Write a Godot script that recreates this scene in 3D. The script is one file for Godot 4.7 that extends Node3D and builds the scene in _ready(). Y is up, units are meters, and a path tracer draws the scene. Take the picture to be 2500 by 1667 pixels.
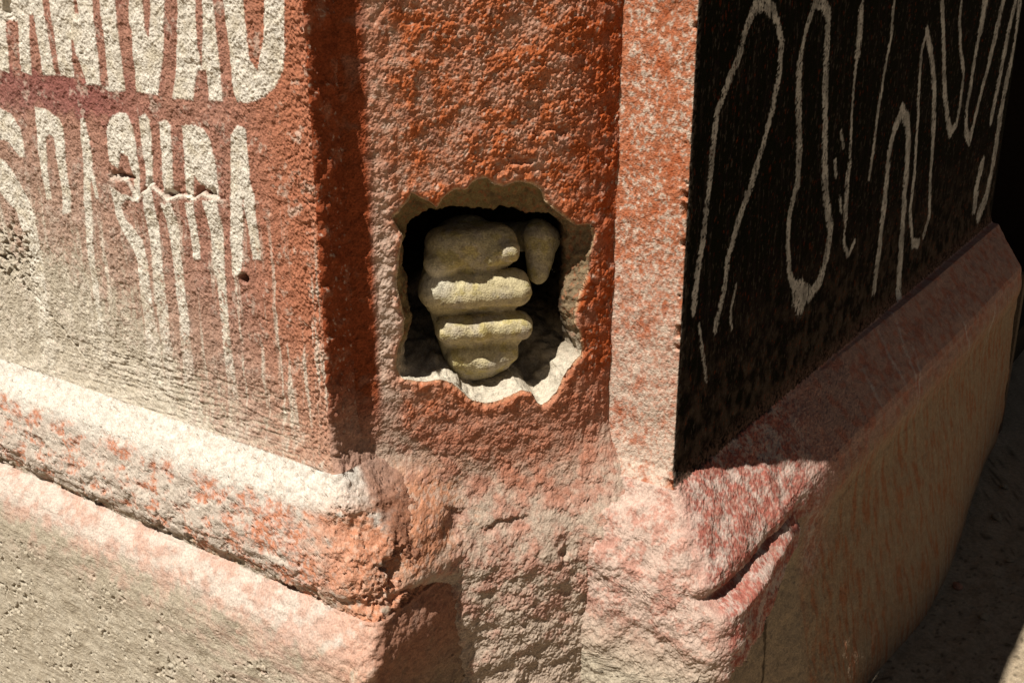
extends Node3D
# A chamfered street corner: a red plastered wall with white lettering, a recessed corner pillar with a niche
# that holds a carved stone fist, a black wall with chalk scribble, moulded plinths under both walls, the street.
# Plan directions: the red wall runs along DIR_L from its arris A_L, the black wall along DIR_R from A_R.

const EYE := 1.2
const A_L := Vector3(-0.2115, 0, -1.2)
const DIR_L := Vector3(-0.82302, 0, -0.56801)
const OUT_L := Vector3(-0.56801, 0, 0.82302)
const A_R := Vector3(0.2054, 0, -1.28)
const DIR_R := Vector3(0.56801, 0, -0.82302)
const OUT_R := Vector3(0.82302, 0, 0.56801)
const PANEL := Vector3(-0.1608, 0, -1.244)      # left inner corner of the recessed panel
const PANEL_U := Vector3(0.96473, 0, -0.26323)
const PANEL_N := Vector3(0.26323, 0, 0.96473)
const PANEL_W := 0.3108
const NICHE_U := 0.1342
const NICHE_Y := -0.4083

# paint outlines on the red wall: distance from the arris and height against eye level, millimetres
const WHITE_TOP :=  [567, -68, 30, -54, 35, -112, 42, -139, 55, -157, 76, -170, 97, -176, 114, -175, 120, -159, 126, -176, 163, -179, 162, -148, 179, -149, 188, -180, 223, -180, 226, -173, 248, -178, 290, -178, 309, -179, 341, -182, 354, -175, 387, -177, 409, -171, 447, -169, 473, -171, 499, -173, 520, -170, 550, -174, 594, -164]
const RED_GAPS := [
	[542, -106, 514, -105, 523, -172, 550, -174],
	[488, -97, 477, -97, 474, -172, 500, -174],
	[458, -65, 442, -65, 438, -168, 448, -169],
	[405, -124, 401, -124, 386, -176, 410, -173],
	[390, -63, 384, -63, 385, -91, 393, -92],
	[354, -63, 339, -62, 341, -176, 354, -176],
	[311, -61, 284, -61, 290, -98, 286, -110, 292, -183, 311, -183, 312, -105],
	[261, -60, 244, -60, 255, -113, 262, -106],
	[218, -59, 197, -59, 212, -141, 225, -186, 250, -181, 233, -132],
	[170, -58, 157, -58, 161, -108, 170, -145, 172, -101],
	[140, -57, 124, -57, 118, -175, 138, -179, 139, -117],
	[91, -56, 57, -55, 66, -108, 78, -140, 89, -130, 91, -90],
	[178, -146, 162, -145, 163, -181, 187, -183]]
const WHITE_LOW := [
	[600, -218, 560, -227, 544, -245, 540, -282, 554, -286, 570, -267, 587, -264, 614, -269],
	[619, -287, 593, -295, 573, -310, 557, -331, 539, -362, 537, -395, 549, -429, 568, -408, 582, -363, 631, -330],
	[503, -213, 479, -215, 454, -223, 447, -236, 451, -284, 449, -323, 456, -348, 473, -353, 468, -323, 469, -274, 468, -252, 477, -246, 487, -254, 492, -289, 495, -336, 508, -338, 509, -291, 505, -246],
	[407, -221, 399, -218, 396, -236, 392, -254, 395, -290, 404, -305, 411, -352, 417, -397, 430, -399, 423, -329, 413, -275, 412, -247],
	[399, -290, 392, -292, 388, -321, 397, -322],
	[355, -232, 346, -214, 328, -206, 313, -207, 306, -217, 301, -240, 302, -279, 305, -314, 316, -312, 314, -280, 319, -258, 334, -255, 341, -277, 358, -270],
	[361, -300, 341, -308, 315, -310, 306, -314, 334, -315, 347, -326, 342, -340, 326, -351, 312, -364, 304, -394, 303, -423, 322, -426, 329, -386, 349, -358, 359, -340],
	[291, -209, 279, -203, 271, -209, 272, -233, 277, -276, 278, -310, 277, -333, 277, -380, 276, -423, 293, -426, 296, -383, 298, -331, 296, -308, 289, -277, 291, -239],
	[253, -212, 240, -207, 232, -214, 234, -249, 241, -302, 258, -296, 256, -251],
	[263, -311, 242, -307, 238, -339, 237, -385, 238, -421, 257, -425, 256, -354],
	[213, -212, 195, -209, 176, -211, 165, -225, 160, -252, 160, -291, 174, -288, 189, -279, 200, -268, 205, -299, 218, -296, 213, -247],
	[219, -304, 204, -300, 203, -334, 204, -373, 216, -375, 217, -336],
	[186, -297, 162, -293, 158, -328, 163, -408, 180, -388, 180, -331],
	[129, -215, 117, -202, 105, -205, 104, -235, 104, -267, 99, -279, 98, -308, 96, -356, 110, -358, 115, -311, 117, -285, 130, -379, 148, -382, 145, -326, 135, -249]]
const GRAFFITI := [
	[184, -80, 8.6, 154, -85, 8.3, 129, -110, 8.1, 113, -143, 8.1, 86, -170, 7.9, 65, -199, 7.7, 60, -238, 7.8, 56, -281, 7.8, 48, -335, 7.8, 39, -379, 7.8, 33, -405, 7.8, 31, -435, 7.9],
	[154, -84, 10.5, 184, -80, 10.9, 212, -91, 11.3],
	[209, -89, 7.7, 230, -105, 7.9, 249, -131, 8.1, 250, -170, 8.2, 235, -216, 8.2, 213, -260, 8.1, 189, -292, 7.9],
	[200, -284, 10.4, 171, -320, 10.2],
	[171, -320, 7.8, 148, -351, 7.7, 125, -387, 7.5, 120, -427, 7.6, 108, -457, 7.5, 100, -479, 7.5],
	[360, -84, 7.7, 345, -105, 7.6, 330, -125, 7.5, 319, -165, 7.5],
	[319, -165, 10.9, 327, -214, 11.1, 349, -293, 11.5, 352, -332, 11.7],
	[352, -332, 8.0, 332, -368, 7.9, 334, -422, 8.0, 351, -467, 8.2, 375, -493, 8.5, 408, -519, 8.8],
	[353, -84, 10.4, 389, -91, 10.8, 415, -106, 11.1, 420, -149, 11.2, 430, -213, 11.5, 452, -295, 12.0, 473, -367, 12.4, 514, -433, 13.1, 510, -476, 13.1, 487, -512, 12.9, 443, -525, 12.4],
	[393, -506, 23.6, 412, -525, 24.2],
	[383, -498, 15.6, 434, -519, 16.4],
	[560, -93, 5.9, 561, -127, 6.0],
	[555, -109, 12.7, 560, -170, 12.9],
	[558, -164, 5.6, 556, -213, 5.6, 561, -269, 5.7, 571, -327, 5.8],
	[575, -342, 10.0, 571, -371, 10.0, 581, -432, 10.2],
	[581, -432, 5.6, 589, -473, 5.6, 615, -500, 5.8, 641, -481, 5.9],
	[714, -100, 6.8, 719, -157, 6.9, 704, -213, 6.9, 692, -271, 6.9, 689, -330, 7.0, 685, -381, 7.0],
	[788, -602, 13.7, 791, -507, 13.5, 787, -424, 13.2, 781, -353, 13.0, 798, -318, 13.1, 829, -290, 13.4],
	[828, -287, 14.5, 870, -311, 15.0, 896, -360, 15.5, 907, -429, 15.8, 928, -537, 16.3, 944, -637, 16.8, 942, -678, 16.9],
	[1012, -570, 9.4, 961, -491, 9.0, 961, -421, 8.9, 942, -334, 8.6, 917, -249, 8.3, 908, -192, 8.2, 925, -165, 8.2],
	[923, -162, 11.8, 970, -200, 12.3, 1030, -278, 13.0, 1068, -386, 13.6],
	[1068, -386, 9.5, 1083, -460, 9.8, 1112, -531, 10.1, 1085, -565, 9.9],
	[1017, -567, 10.8, 1054, -575, 11.1],
	[1001, -113, 11.2, 1054, -196, 11.8, 1104, -286, 12.4, 1153, -344, 13.0, 1192, -376, 13.4],
	[1192, -376, 9.7, 1233, -365, 9.9, 1239, -322, 9.9, 1236, -264, 9.8, 1177, -206, 9.3, 1146, -159, 9.1, 1141, -112, 9.0],
	[1336, -120, 23.8, 1330, -181, 23.9],
	[1330, -181, 12.7, 1313, -216, 12.6, 1309, -289, 12.8, 1302, -344, 12.8, 1320, -392, 13.1, 1368, -418, 13.5, 1387, -374, 13.6, 1415, -311, 13.7, 1457, -246, 14.0],
	[1451, -249, 19.2, 1482, -179, 19.4, 1500, -127, 19.5],
	[1622, -136, 19.1, 1600, -198, 19.0, 1580, -276, 19.0, 1559, -355, 19.0, 1549, -394, 18.9],
	[1670, -142, 23.7, 1689, -232, 24.2, 1659, -312, 24.1, 1638, -393, 24.0, 1645, -462, 24.3, 1635, -534, 24.4, 1613, -587, 24.3, 1563, -621, 23.6],
	[1523, -494, 22.7, 1499, -541, 22.5, 1510, -589, 22.8],
	[516, -282, 5.5, 534, -307, 5.6],
	[504, -325, 5.5, 515, -349, 5.6],
	[543, -389, 5.3, 557, -415, 5.4],
	[156, -434, 3.6, 144, -466, 3.6, 154, -495, 3.7],
	[50, -460, 4.3, 68, -509, 4.5, 82, -544, 4.6]]

# broken rim of the niche and the edge of its hollow: millimetres along and up the panel from the niche's centre
const RIM := [-97, 115, -88, 125, -87, 132, -77, 125, -65, 119, -57, 111, -51, 123, -35, 132, -23, 131, -15, 139, -9, 143, 1, 144, 9, 136, 21, 132, 32, 136, 40, 137, 56, 133, 67, 126, 72, 112, 86, 99, 99, 89, 110, 80, 131, 79, 135, 64, 134, 56, 130, 41, 130, 26, 124, 7, 116, -12, 112, -29, 113, -45, 120, -56, 121, -68, 125, -82, 122, -88, 111, -98, 100, -111, 91, -131, 80, -143, 71, -149, 64, -144, 56, -129, 45, -125, 32, -129, 14, -136, -1, -138, -20, -131, -33, -117, -44, -106, -60, -99, -73, -101, -94, -97, -106, -93, -111, -80, -109, -59, -101, -38, -99, -17, -103, 4, -107, 21, -104, 46, -97, 80, -100, 86, -109, 103]
const HOLLOW := [-87, 80, -76, 90, -58, 100, -43, 101, 8, 97, 62, 90, 88, 88, 101, 80, 108, 71, 108, 46, 109, 20, 102, -8, 102, -35, 108, -53, 117, -72, 122, -89, 104, -110, 95, -130, 77, -147, 50, -130, 19, -140, 4, -142, -16, -136, -29, -121, -52, -105, -90, -102, -100, -95, -95, -52, -90, -35, -88, -9, -90, 23, -93, 48]

var lump: FastNoiseLite     # about 8 cm
var rough: FastNoiseLite    # about 2 cm
var grain: FastNoiseLite    # about 5 mm
var patch: FastNoiseLite    # paint patches
var fleck: FastNoiseLite
var nodule: FastNoiseLite   # rounded stucco nodules
var plaster: StandardMaterial3D
var paint: PackedFloat32Array
var paint_w := 640
var paint_h := 480
var chalk: PackedFloat32Array
var chalk_w := 1180
var chalk_h := 460
var rim_r: PackedFloat32Array
var hollow_r: PackedFloat32Array
var t0 := 0


func _ready() -> void:
	t0 = Time.get_ticks_msec()
	# ---- camera, sky, sun, exposure
	var cam := Camera3D.new()
	cam.name = "camera"
	cam.position = Vector3(0, EYE, 0)
	cam.rotation_degrees = Vector3(-20, 0, 0)
	cam.fov = 33.87
	cam.near = 0.05
	cam.far = 400.0
	add_child(cam)
	var env := Environment.new()
	env.background_mode = Environment.BG_SKY
	var sky := ProceduralSkyMaterial.new()
	sky.sky_top_color = Color(0.42, 0.44, 0.48)
	sky.sky_horizon_color = Color(0.70, 0.66, 0.60)
	sky.sky_curve = 0.12
	sky.ground_bottom_color = Color(0.28, 0.24, 0.20)
	sky.ground_horizon_color = Color(0.45, 0.42, 0.38)
	sky.sky_energy_multiplier = 0.5
	sky.ground_energy_multiplier = 0.4
	sky.sun_angle_max = 1.0
	env.sky = Sky.new()
	env.sky.sky_material = sky
	env.tonemap_mode = Environment.TONE_MAPPER_LINEAR
	env.tonemap_exposure = 1.78
	env.sdfgi_enabled = true
	env.ssao_enabled = true
	env.ssil_enabled = true
	var world := WorldEnvironment.new()
	world.name = "world"
	world.environment = env
	add_child(world)
	var sun := DirectionalLight3D.new()
	sun.name = "sun"
	var az := deg_to_rad(49.0)
	var el := deg_to_rad(62.0)
	var towards := Vector3(-sin(az) * cos(el), sin(el), cos(az) * cos(el))
	sun.look_at_from_position(towards * 10.0, Vector3.ZERO)
	sun.light_color = Color(1.0, 0.972, 0.925)
	sun.light_energy = 1.5
	sun.light_angular_distance = 0.5
	sun.shadow_enabled = true
	add_child(sun)

	make_noises()
	make_material()
	rim_r = radii(RIM)
	hollow_r = radii(HOLLOW)
	paint_letters()
	draw_chalk()
	print("masks ", Time.get_ticks_msec() - t0)

	build_ground()
	build_red_side()
	print("red ", Time.get_ticks_msec() - t0)
	build_black_side()
	print("black ", Time.get_ticks_msec() - t0)
	build_pillar()
	print("pillar ", Time.get_ticks_msec() - t0)
	build_fist()
	print("fist ", Time.get_ticks_msec() - t0)
	build_small_things()


# ------------------------------------------------------------------ helpers

func field(seed_at: int, frequency: float, octaves: int, kind := FastNoiseLite.TYPE_SIMPLEX_SMOOTH) -> FastNoiseLite:
	var n := FastNoiseLite.new()
	n.noise_type = kind
	n.seed = seed_at
	n.frequency = frequency
	n.fractal_type = FastNoiseLite.FRACTAL_FBM if octaves > 1 else FastNoiseLite.FRACTAL_NONE
	n.fractal_octaves = octaves
	return n


func make_noises() -> void:
	lump = field(3, 13.0, 3)
	rough = field(11, 62.0, 3)
	grain = field(23, 230.0, 2)
	patch = field(31, 26.0, 5)
	patch.fractal_gain = 0.62
	fleck = field(47, 120.0, 3)
	nodule = field(59, 190.0, 1, FastNoiseLite.TYPE_CELLULAR)
	nodule.cellular_return_type = FastNoiseLite.RETURN_DISTANCE
	nodule.cellular_jitter = 0.9


func make_material() -> void:
	plaster = StandardMaterial3D.new()
	plaster.resource_name = "weathered plaster"
	plaster.vertex_color_use_as_albedo = true
	plaster.roughness = 0.95
	plaster.metallic_specular = 0.08
	plaster.uv1_triplanar = true
	plaster.uv1_world_triplanar = true
	plaster.uv1_scale = Vector3.ONE * 3.1
	# sand grain: about half a millimetre a pixel
	var n := field(71, 0.22, 3)
	var tone := Image.create(512, 512, false, Image.FORMAT_RGB8)
	var high := Image.create(512, 512, false, Image.FORMAT_L8)
	var seamless := n.get_seamless_image(512, 512)
	n.seed = 72
	n.frequency = 0.05
	var soft := n.get_seamless_image(512, 512)
	for y in 512:
		for x in 512:
			var a := seamless.get_pixel(x, y).r
			var b := soft.get_pixel(x, y).r
			high.set_pixel(x, y, Color(a * 0.75 + b * 0.25, 0, 0))
			var t := clampf(0.62 + 0.42 * a + 0.2 * (b - 0.5), 0, 1)
			tone.set_pixel(x, y, Color(t, t, t * 0.995))
	plaster.albedo_texture = ImageTexture.create_from_image(tone)
	plaster.heightmap_enabled = true
	plaster.heightmap_texture = ImageTexture.create_from_image(high)
	plaster.heightmap_scale = 0.17


func lin(r: float, g: float, b: float) -> Color:
	return Color(r, g, b)


func put(called: String, mesh: Mesh, parent: Node = self, m: Material = null) -> MeshInstance3D:
	var o := MeshInstance3D.new()
	o.name = called
	o.mesh = mesh
	o.material_override = m if m else plaster
	parent.add_child(o, true)
	return o


func tag(o: Node, label: String, category := "", group := "", kind := "") -> void:
	o.set_meta("label", label)
	if category:
		o.set_meta("category", category)
	if group:
		o.set_meta("group", group)
	if kind:
		o.set_meta("kind", kind)


func group_node(called: String, label: String, category: String, at := Vector3.ZERO) -> Node3D:
	var o := Node3D.new()
	o.name = called
	o.position = at
	add_child(o, true)
	tag(o, label, category)
	return o


func radii(mm: Array) -> PackedFloat32Array:
	# radius of the outline for 720 directions round the niche's centre
	var pts := []
	for i in range(0, mm.size(), 2):
		pts.append(Vector2(fposmod(atan2(mm[i + 1], mm[i]), TAU), Vector2(mm[i], mm[i + 1]).length() * 0.001))
	pts.sort_custom(func(a, b): return a.x < b.x)
	var out := PackedFloat32Array()
	out.resize(720)
	var k := 0
	for i in 720:
		var a := TAU * i / 720.0
		while k < pts.size() and pts[k].x <= a:
			k += 1
		var p: Vector2 = pts[k - 1] if k > 0 else pts[-1] - Vector2(TAU, 0)
		var q: Vector2 = pts[k] if k < pts.size() else pts[0] + Vector2(TAU, 0)
		out[i] = lerpf(p.y, q.y, clampf((a - p.x) / maxf(q.x - p.x, 1e-5), 0, 1))
	return out


func radius_at(table: PackedFloat32Array, a: float) -> float:
	var f := fposmod(a, TAU) / TAU * 720.0
	var i := int(f)
	return lerpf(table[i % 720], table[(i + 1) % 720], f - i)


func fill_polygon(mask: PackedFloat32Array, w: int, h: int, mm: Array, value: float, px: float, top: float) -> PackedFloat32Array:
	# mask pixel (i, j) is i * px metres along the wall and top - j * px high
	var poly := PackedVector2Array()
	var lo := Vector2(1e9, 1e9)
	var hi := -lo
	for i in range(0, mm.size(), 2):
		var p := Vector2(mm[i] * 0.001 / px, (top - mm[i + 1] * 0.001) / px)
		poly.append(p)
		lo = lo.min(p)
		hi = hi.max(p)
	for j in range(maxi(0, int(lo.y)), mini(h, int(hi.y) + 2)):
		for i in range(maxi(0, int(lo.x)), mini(w, int(hi.x) + 2)):
			if Geometry2D.is_point_in_polygon(Vector2(i, j), poly):
				mask[j * w + i] = value
	return mask


func paint_letters() -> void:
	paint = PackedFloat32Array()
	paint.resize(paint_w * paint_h)
	paint = fill_polygon(paint, paint_w, paint_h, WHITE_TOP, 1.0, 0.001, -0.02)
	for g in RED_GAPS:
		paint = fill_polygon(paint, paint_w, paint_h, g, 0.0, 0.001, -0.02)
	for g in WHITE_LOW:
		paint = fill_polygon(paint, paint_w, paint_h, g, 1.0, 0.001, -0.02)


func draw_chalk() -> void:
	chalk = PackedFloat32Array()
	chalk.resize(chalk_w * chalk_h)
	const PX := 0.0015
	for g in GRAFFITI:
		for k in range(0, g.size() - 3, 3):
			var a := Vector2(g[k], g[k + 1]) * 0.001
			var b := Vector2(g[k + 3], g[k + 4]) * 0.001
			var ra: float = g[k + 2] * 0.001
			var rb: float = g[k + 5] * 0.001
			var m := maxf(ra, rb) + 0.004
			for j in range(maxi(0, int((-maxf(a.y, b.y) - m) / PX)), mini(chalk_h, int((-minf(a.y, b.y) + m) / PX) + 1)):
				for i in range(maxi(0, int((minf(a.x, b.x) - m) / PX)), mini(chalk_w, int((maxf(a.x, b.x) + m) / PX) + 1)):
					var p := Vector2(i * PX, -j * PX)
					var q := b - a
					var t := clampf((p - a).dot(q) / maxf(q.length_squared(), 1e-9), 0, 1)
					# widths are measured along the wall, so compare along it for these mostly upright strokes
					var away := p.distance_to(a + q * t)
					var v := 1.0 - smoothstep(0.55, 1.3, away / lerpf(ra, rb, t))
					if v > chalk[j * chalk_w + i]:
						chalk[j * chalk_w + i] = v


func sample(mask: PackedFloat32Array, w: int, h: int, x: float, y: float) -> float:
	if x < 0.0 or y < 0.0 or x >= w - 1 or y >= h - 1:
		return 0.0
	var i := int(x)
	var j := int(y)
	var k := j * w + i
	var fx := x - i
	return lerpf(lerpf(mask[k], mask[k + 1], fx), lerpf(mask[k + w], mask[k + w + 1], fx), y - j)


func normals_of(p: PackedVector3Array, nx: int, ny: int, flip: float) -> PackedVector3Array:
	var n := PackedVector3Array()
	n.resize(nx * ny)
	for j in ny:
		var up := (j - 1 if j > 0 else 0) * nx
		var down := (j + 1 if j < ny - 1 else j) * nx
		for i in nx:
			var l := i - 1 if i > 0 else 0
			var r := i + 1 if i < nx - 1 else i
			n[j * nx + i] = (p[j * nx + r] - p[j * nx + l]).cross(p[up + i] - p[down + i]).normalized() * flip
	return n


# columns run to the right as seen from outside (flip 1) or to the left (flip -1), rows run down
func sheet(nx: int, ny: int, base: PackedVector3Array, look: Callable, flip := 1.0) -> Dictionary:
	var n := normals_of(base, nx, ny, flip)
	var p := PackedVector3Array()
	var c := PackedColorArray()
	p.resize(nx * ny)
	c.resize(nx * ny)
	for j in ny:
		for i in nx:
			var k := j * nx + i
			var r: Color = look.call(i, j, base[k])
			p[k] = base[k] + n[k] * r.a
			r.a = 1.0
			c[k] = r
	return {"nx": nx, "ny": ny, "p": p, "n": normals_of(p, nx, ny, flip), "c": c, "flip": flip}


func cut(s: Dictionary, from_row: int, to_row: int, keep := PackedByteArray()) -> ArrayMesh:
	var nx: int = s.nx
	var a := from_row * nx
	var b := (to_row + 1) * nx
	var ix := PackedInt32Array()
	ix.resize((to_row - from_row) * (nx - 1) * 6)
	var at := 0
	var flip: bool = s.flip < 0
	for j in to_row - from_row:
		for i in nx - 1:
			var k := j * nx + i
			if keep.size() and keep[k + a] == 0:
				continue
			ix[at] = k
			ix[at + 1] = k + nx if flip else k + 1
			ix[at + 2] = k + 1 if flip else k + nx
			ix[at + 3] = k + 1
			ix[at + 4] = k + nx if flip else k + nx + 1
			ix[at + 5] = k + nx + 1 if flip else k + nx
			at += 6
	ix.resize(at)
	var arrays := []
	arrays.resize(Mesh.ARRAY_MAX)
	arrays[Mesh.ARRAY_VERTEX] = (s.p as PackedVector3Array).slice(a, b)
	arrays[Mesh.ARRAY_NORMAL] = (s.n as PackedVector3Array).slice(a, b)
	arrays[Mesh.ARRAY_COLOR] = (s.c as PackedColorArray).slice(a, b)
	arrays[Mesh.ARRAY_INDEX] = ix
	var m := ArrayMesh.new()
	m.add_surface_from_arrays(Mesh.PRIMITIVE_TRIANGLES, arrays)
	return m


func slab(points: Array, y0: float, y1: float, color: Color) -> ArrayMesh:
	# an upright prism over a plan outline
	var st := SurfaceTool.new()
	st.begin(Mesh.PRIMITIVE_TRIANGLES)
	st.set_smooth_group(-1)
	st.set_color(color)
	var flat := PackedVector2Array()
	for q in points:
		flat.append(Vector2(q.x, q.z))
	if Geometry2D.is_polygon_clockwise(flat):
		points = points.duplicate()
		points.reverse()
		flat.reverse()
	var m := points.size()
	for i in m:
		var a: Vector3 = points[i]
		var b: Vector3 = points[(i + 1) % m]
		var q := [Vector3(a.x, y0, a.z), Vector3(b.x, y0, b.z), Vector3(b.x, y1, b.z), Vector3(a.x, y1, a.z)]
		for k in [0, 1, 2, 0, 2, 3]:
			st.add_vertex(q[k])
	var tri := Geometry2D.triangulate_polygon(flat)
	for t in range(0, tri.size(), 3):
		for k in [0, 1, 2]:
			st.add_vertex(Vector3(flat[tri[t + k]].x, y1, flat[tri[t + k]].y))
		for k in [0, 2, 1]:
			st.add_vertex(Vector3(flat[tri[t + k]].x, y0, flat[tri[t + k]].y))
	st.generate_normals()
	return st.commit()


# control rows (height against eye, out from the wall, out from the return) walked at an even step
func walk(rows: Array, step: float) -> PackedVector3Array:
	var out := PackedVector3Array()
	for k in rows.size() - 1:
		var a: Vector3 = rows[k]
		var b: Vector3 = rows[k + 1]
		var n := maxi(1, int(ceil(Vector2(a.x - b.x, a.y - b.y).length() / step)))
		for i in n:
			out.append(a.lerp(b, float(i) / n))
	out.append(rows[-1])
	return out


func columns(inner: float, inner_step: float, fine_to: float, step0: float, step1: float, far_to: float) -> PackedFloat32Array:
	var out := PackedFloat32Array()
	var n := int(inner / inner_step)
	for i in n:
		out.append(-inner + i * inner_step)
	var s := 0.0
	while s < fine_to:
		out.append(s)
		s += lerpf(step0, step1, s / fine_to)
	var d := step1
	while s < far_to:
		out.append(s)
		d *= 1.35
		s += d
	out.append(far_to)
	return out


func corner_point(c: Vector3, dir: Vector3, out: Vector3, s: float, r: float) -> Vector3:
	if absf(s) < r:
		var t := (s + r) / (2.0 * r)
		var p := c - out * r
		var q := c + dir * r
		return p.lerp(c, t).lerp(c.lerp(q, t), t)
	return c + (dir * s if s > 0.0 else out * s)


# ------------------------------------------------------------------ the red wall and its plinth

var l_cols: PackedFloat32Array
var l_rows: PackedVector3Array

const PROFILE_L := [
	Vector3(-0.03, 0, 0), Vector3(-0.545, 0.0, 0), Vector3(-0.58, 0.004, 0.004), Vector3(-0.600, 0.010, 0.015), Vector3(-0.613, 0.019, 0.03), Vector3(-0.624, 0.029, 0.045),
	Vector3(-0.634, 0.036, 0.055), Vector3(-0.647, 0.041, 0.063), Vector3(-0.662, 0.045, 0.074), Vector3(-0.680, 0.051, 0.084), Vector3(-0.697, 0.056, 0.092), Vector3(-0.713, 0.058, 0.097), Vector3(-0.728, 0.057, 0.099),
	Vector3(-0.740, 0.052, 0.099), Vector3(-0.747, 0.048, 0.098), Vector3(-0.751, 0.047, 0.098), Vector3(-0.756, 0.050, 0.099), Vector3(-0.763, 0.057, 0.102), Vector3(-0.774, 0.066, 0.106),
	Vector3(-0.788, 0.0735, 0.110), Vector3(-0.806, 0.079, 0.112), Vector3(-0.83, 0.082, 0.113), Vector3(-0.86, 0.083, 0.114), Vector3(-1.21, 0.092, 0.12)]


func build_red_side() -> void:
	l_cols = columns(0.2, 0.0018, 0.9, 0.0012, 0.0023, 3.2)
	l_rows = walk(PROFILE_L, 0.00135)
	var nx := l_cols.size()
	var ny := l_rows.size()
	var base := PackedVector3Array()
	base.resize(nx * ny)
	var split := 0
	var split2 := 0
	for j in ny:
		var r := l_rows[j]
		if r.x > -0.596:
			split = j
		if r.x > -0.751:
			split2 = j
		var c := A_L + OUT_L * r.y - DIR_L * r.z
		c.y = EYE + r.x
		var round_at := 0.007 + 0.25 * r.y + 0.055 * smoothstep(-0.61, -0.65, r.x) * smoothstep(-0.752, -0.735, r.x)
		for i in nx:
			var s := l_cols[i] * (lerpf(0.55, 1.0, smoothstep(-0.58, -0.70, r.x)) if l_cols[i] < 0.0 else 1.0)
			base[j * nx + i] = corner_point(c, DIR_L, OUT_L, s, round_at)
	var s := sheet(nx, ny, base, red_look, -1.0)
	print("  red grid ", nx, " x ", ny)
	var wall := group_node("red_wall", "weathered red plastered wall with rows of white painted lettering, left of the niche", "wall", A_L)
	add_part(wall, "plaster_face", cut(s, 0, split))
	add_part(wall, "upper_wall", slab([A_L, A_L + DIR_L * 3.2, A_L + DIR_L * 3.2 - OUT_L * 0.4, A_L + DIR_L * 0.15 - OUT_L * 0.4, A_L - OUT_L * 0.2], EYE - 0.032, 3.4, lin(0.36, 0.12, 0.07)))
	var plinth := group_node("plinth", "cream and pink moulded plinth under the red lettered wall", "plinth", A_L)
	add_part(plinth, "cap_moulding", cut(s, split, split2))
	add_part(plinth, "base_block", cut(s, split2, ny - 1))


func add_part(thing: Node3D, called: String, mesh: Mesh, m: Material = null) -> MeshInstance3D:
	var o := put(called, mesh, thing, m)
	o.position = -thing.position
	return o


const CRACK := [Vector2(0.042, -0.2807), Vector2(0.153, -0.2919), Vector2(0.187, -0.2875), Vector2(0.204, -0.2963), Vector2(0.22, -0.2939), Vector2(0.25, -0.3012), Vector2(0.28, -0.2877), Vector2(0.308, -0.3096), Vector2(0.325, -0.2874), Vector2(0.376, -0.2852)]


func crack_at(s: float) -> float:
	for k in CRACK.size() - 1:
		if s < CRACK[k + 1].x:
			return lerpf(CRACK[k].y, CRACK[k + 1].y, (s - CRACK[k].x) / (CRACK[k + 1].x - CRACK[k].x))
	return -0.2852


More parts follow.
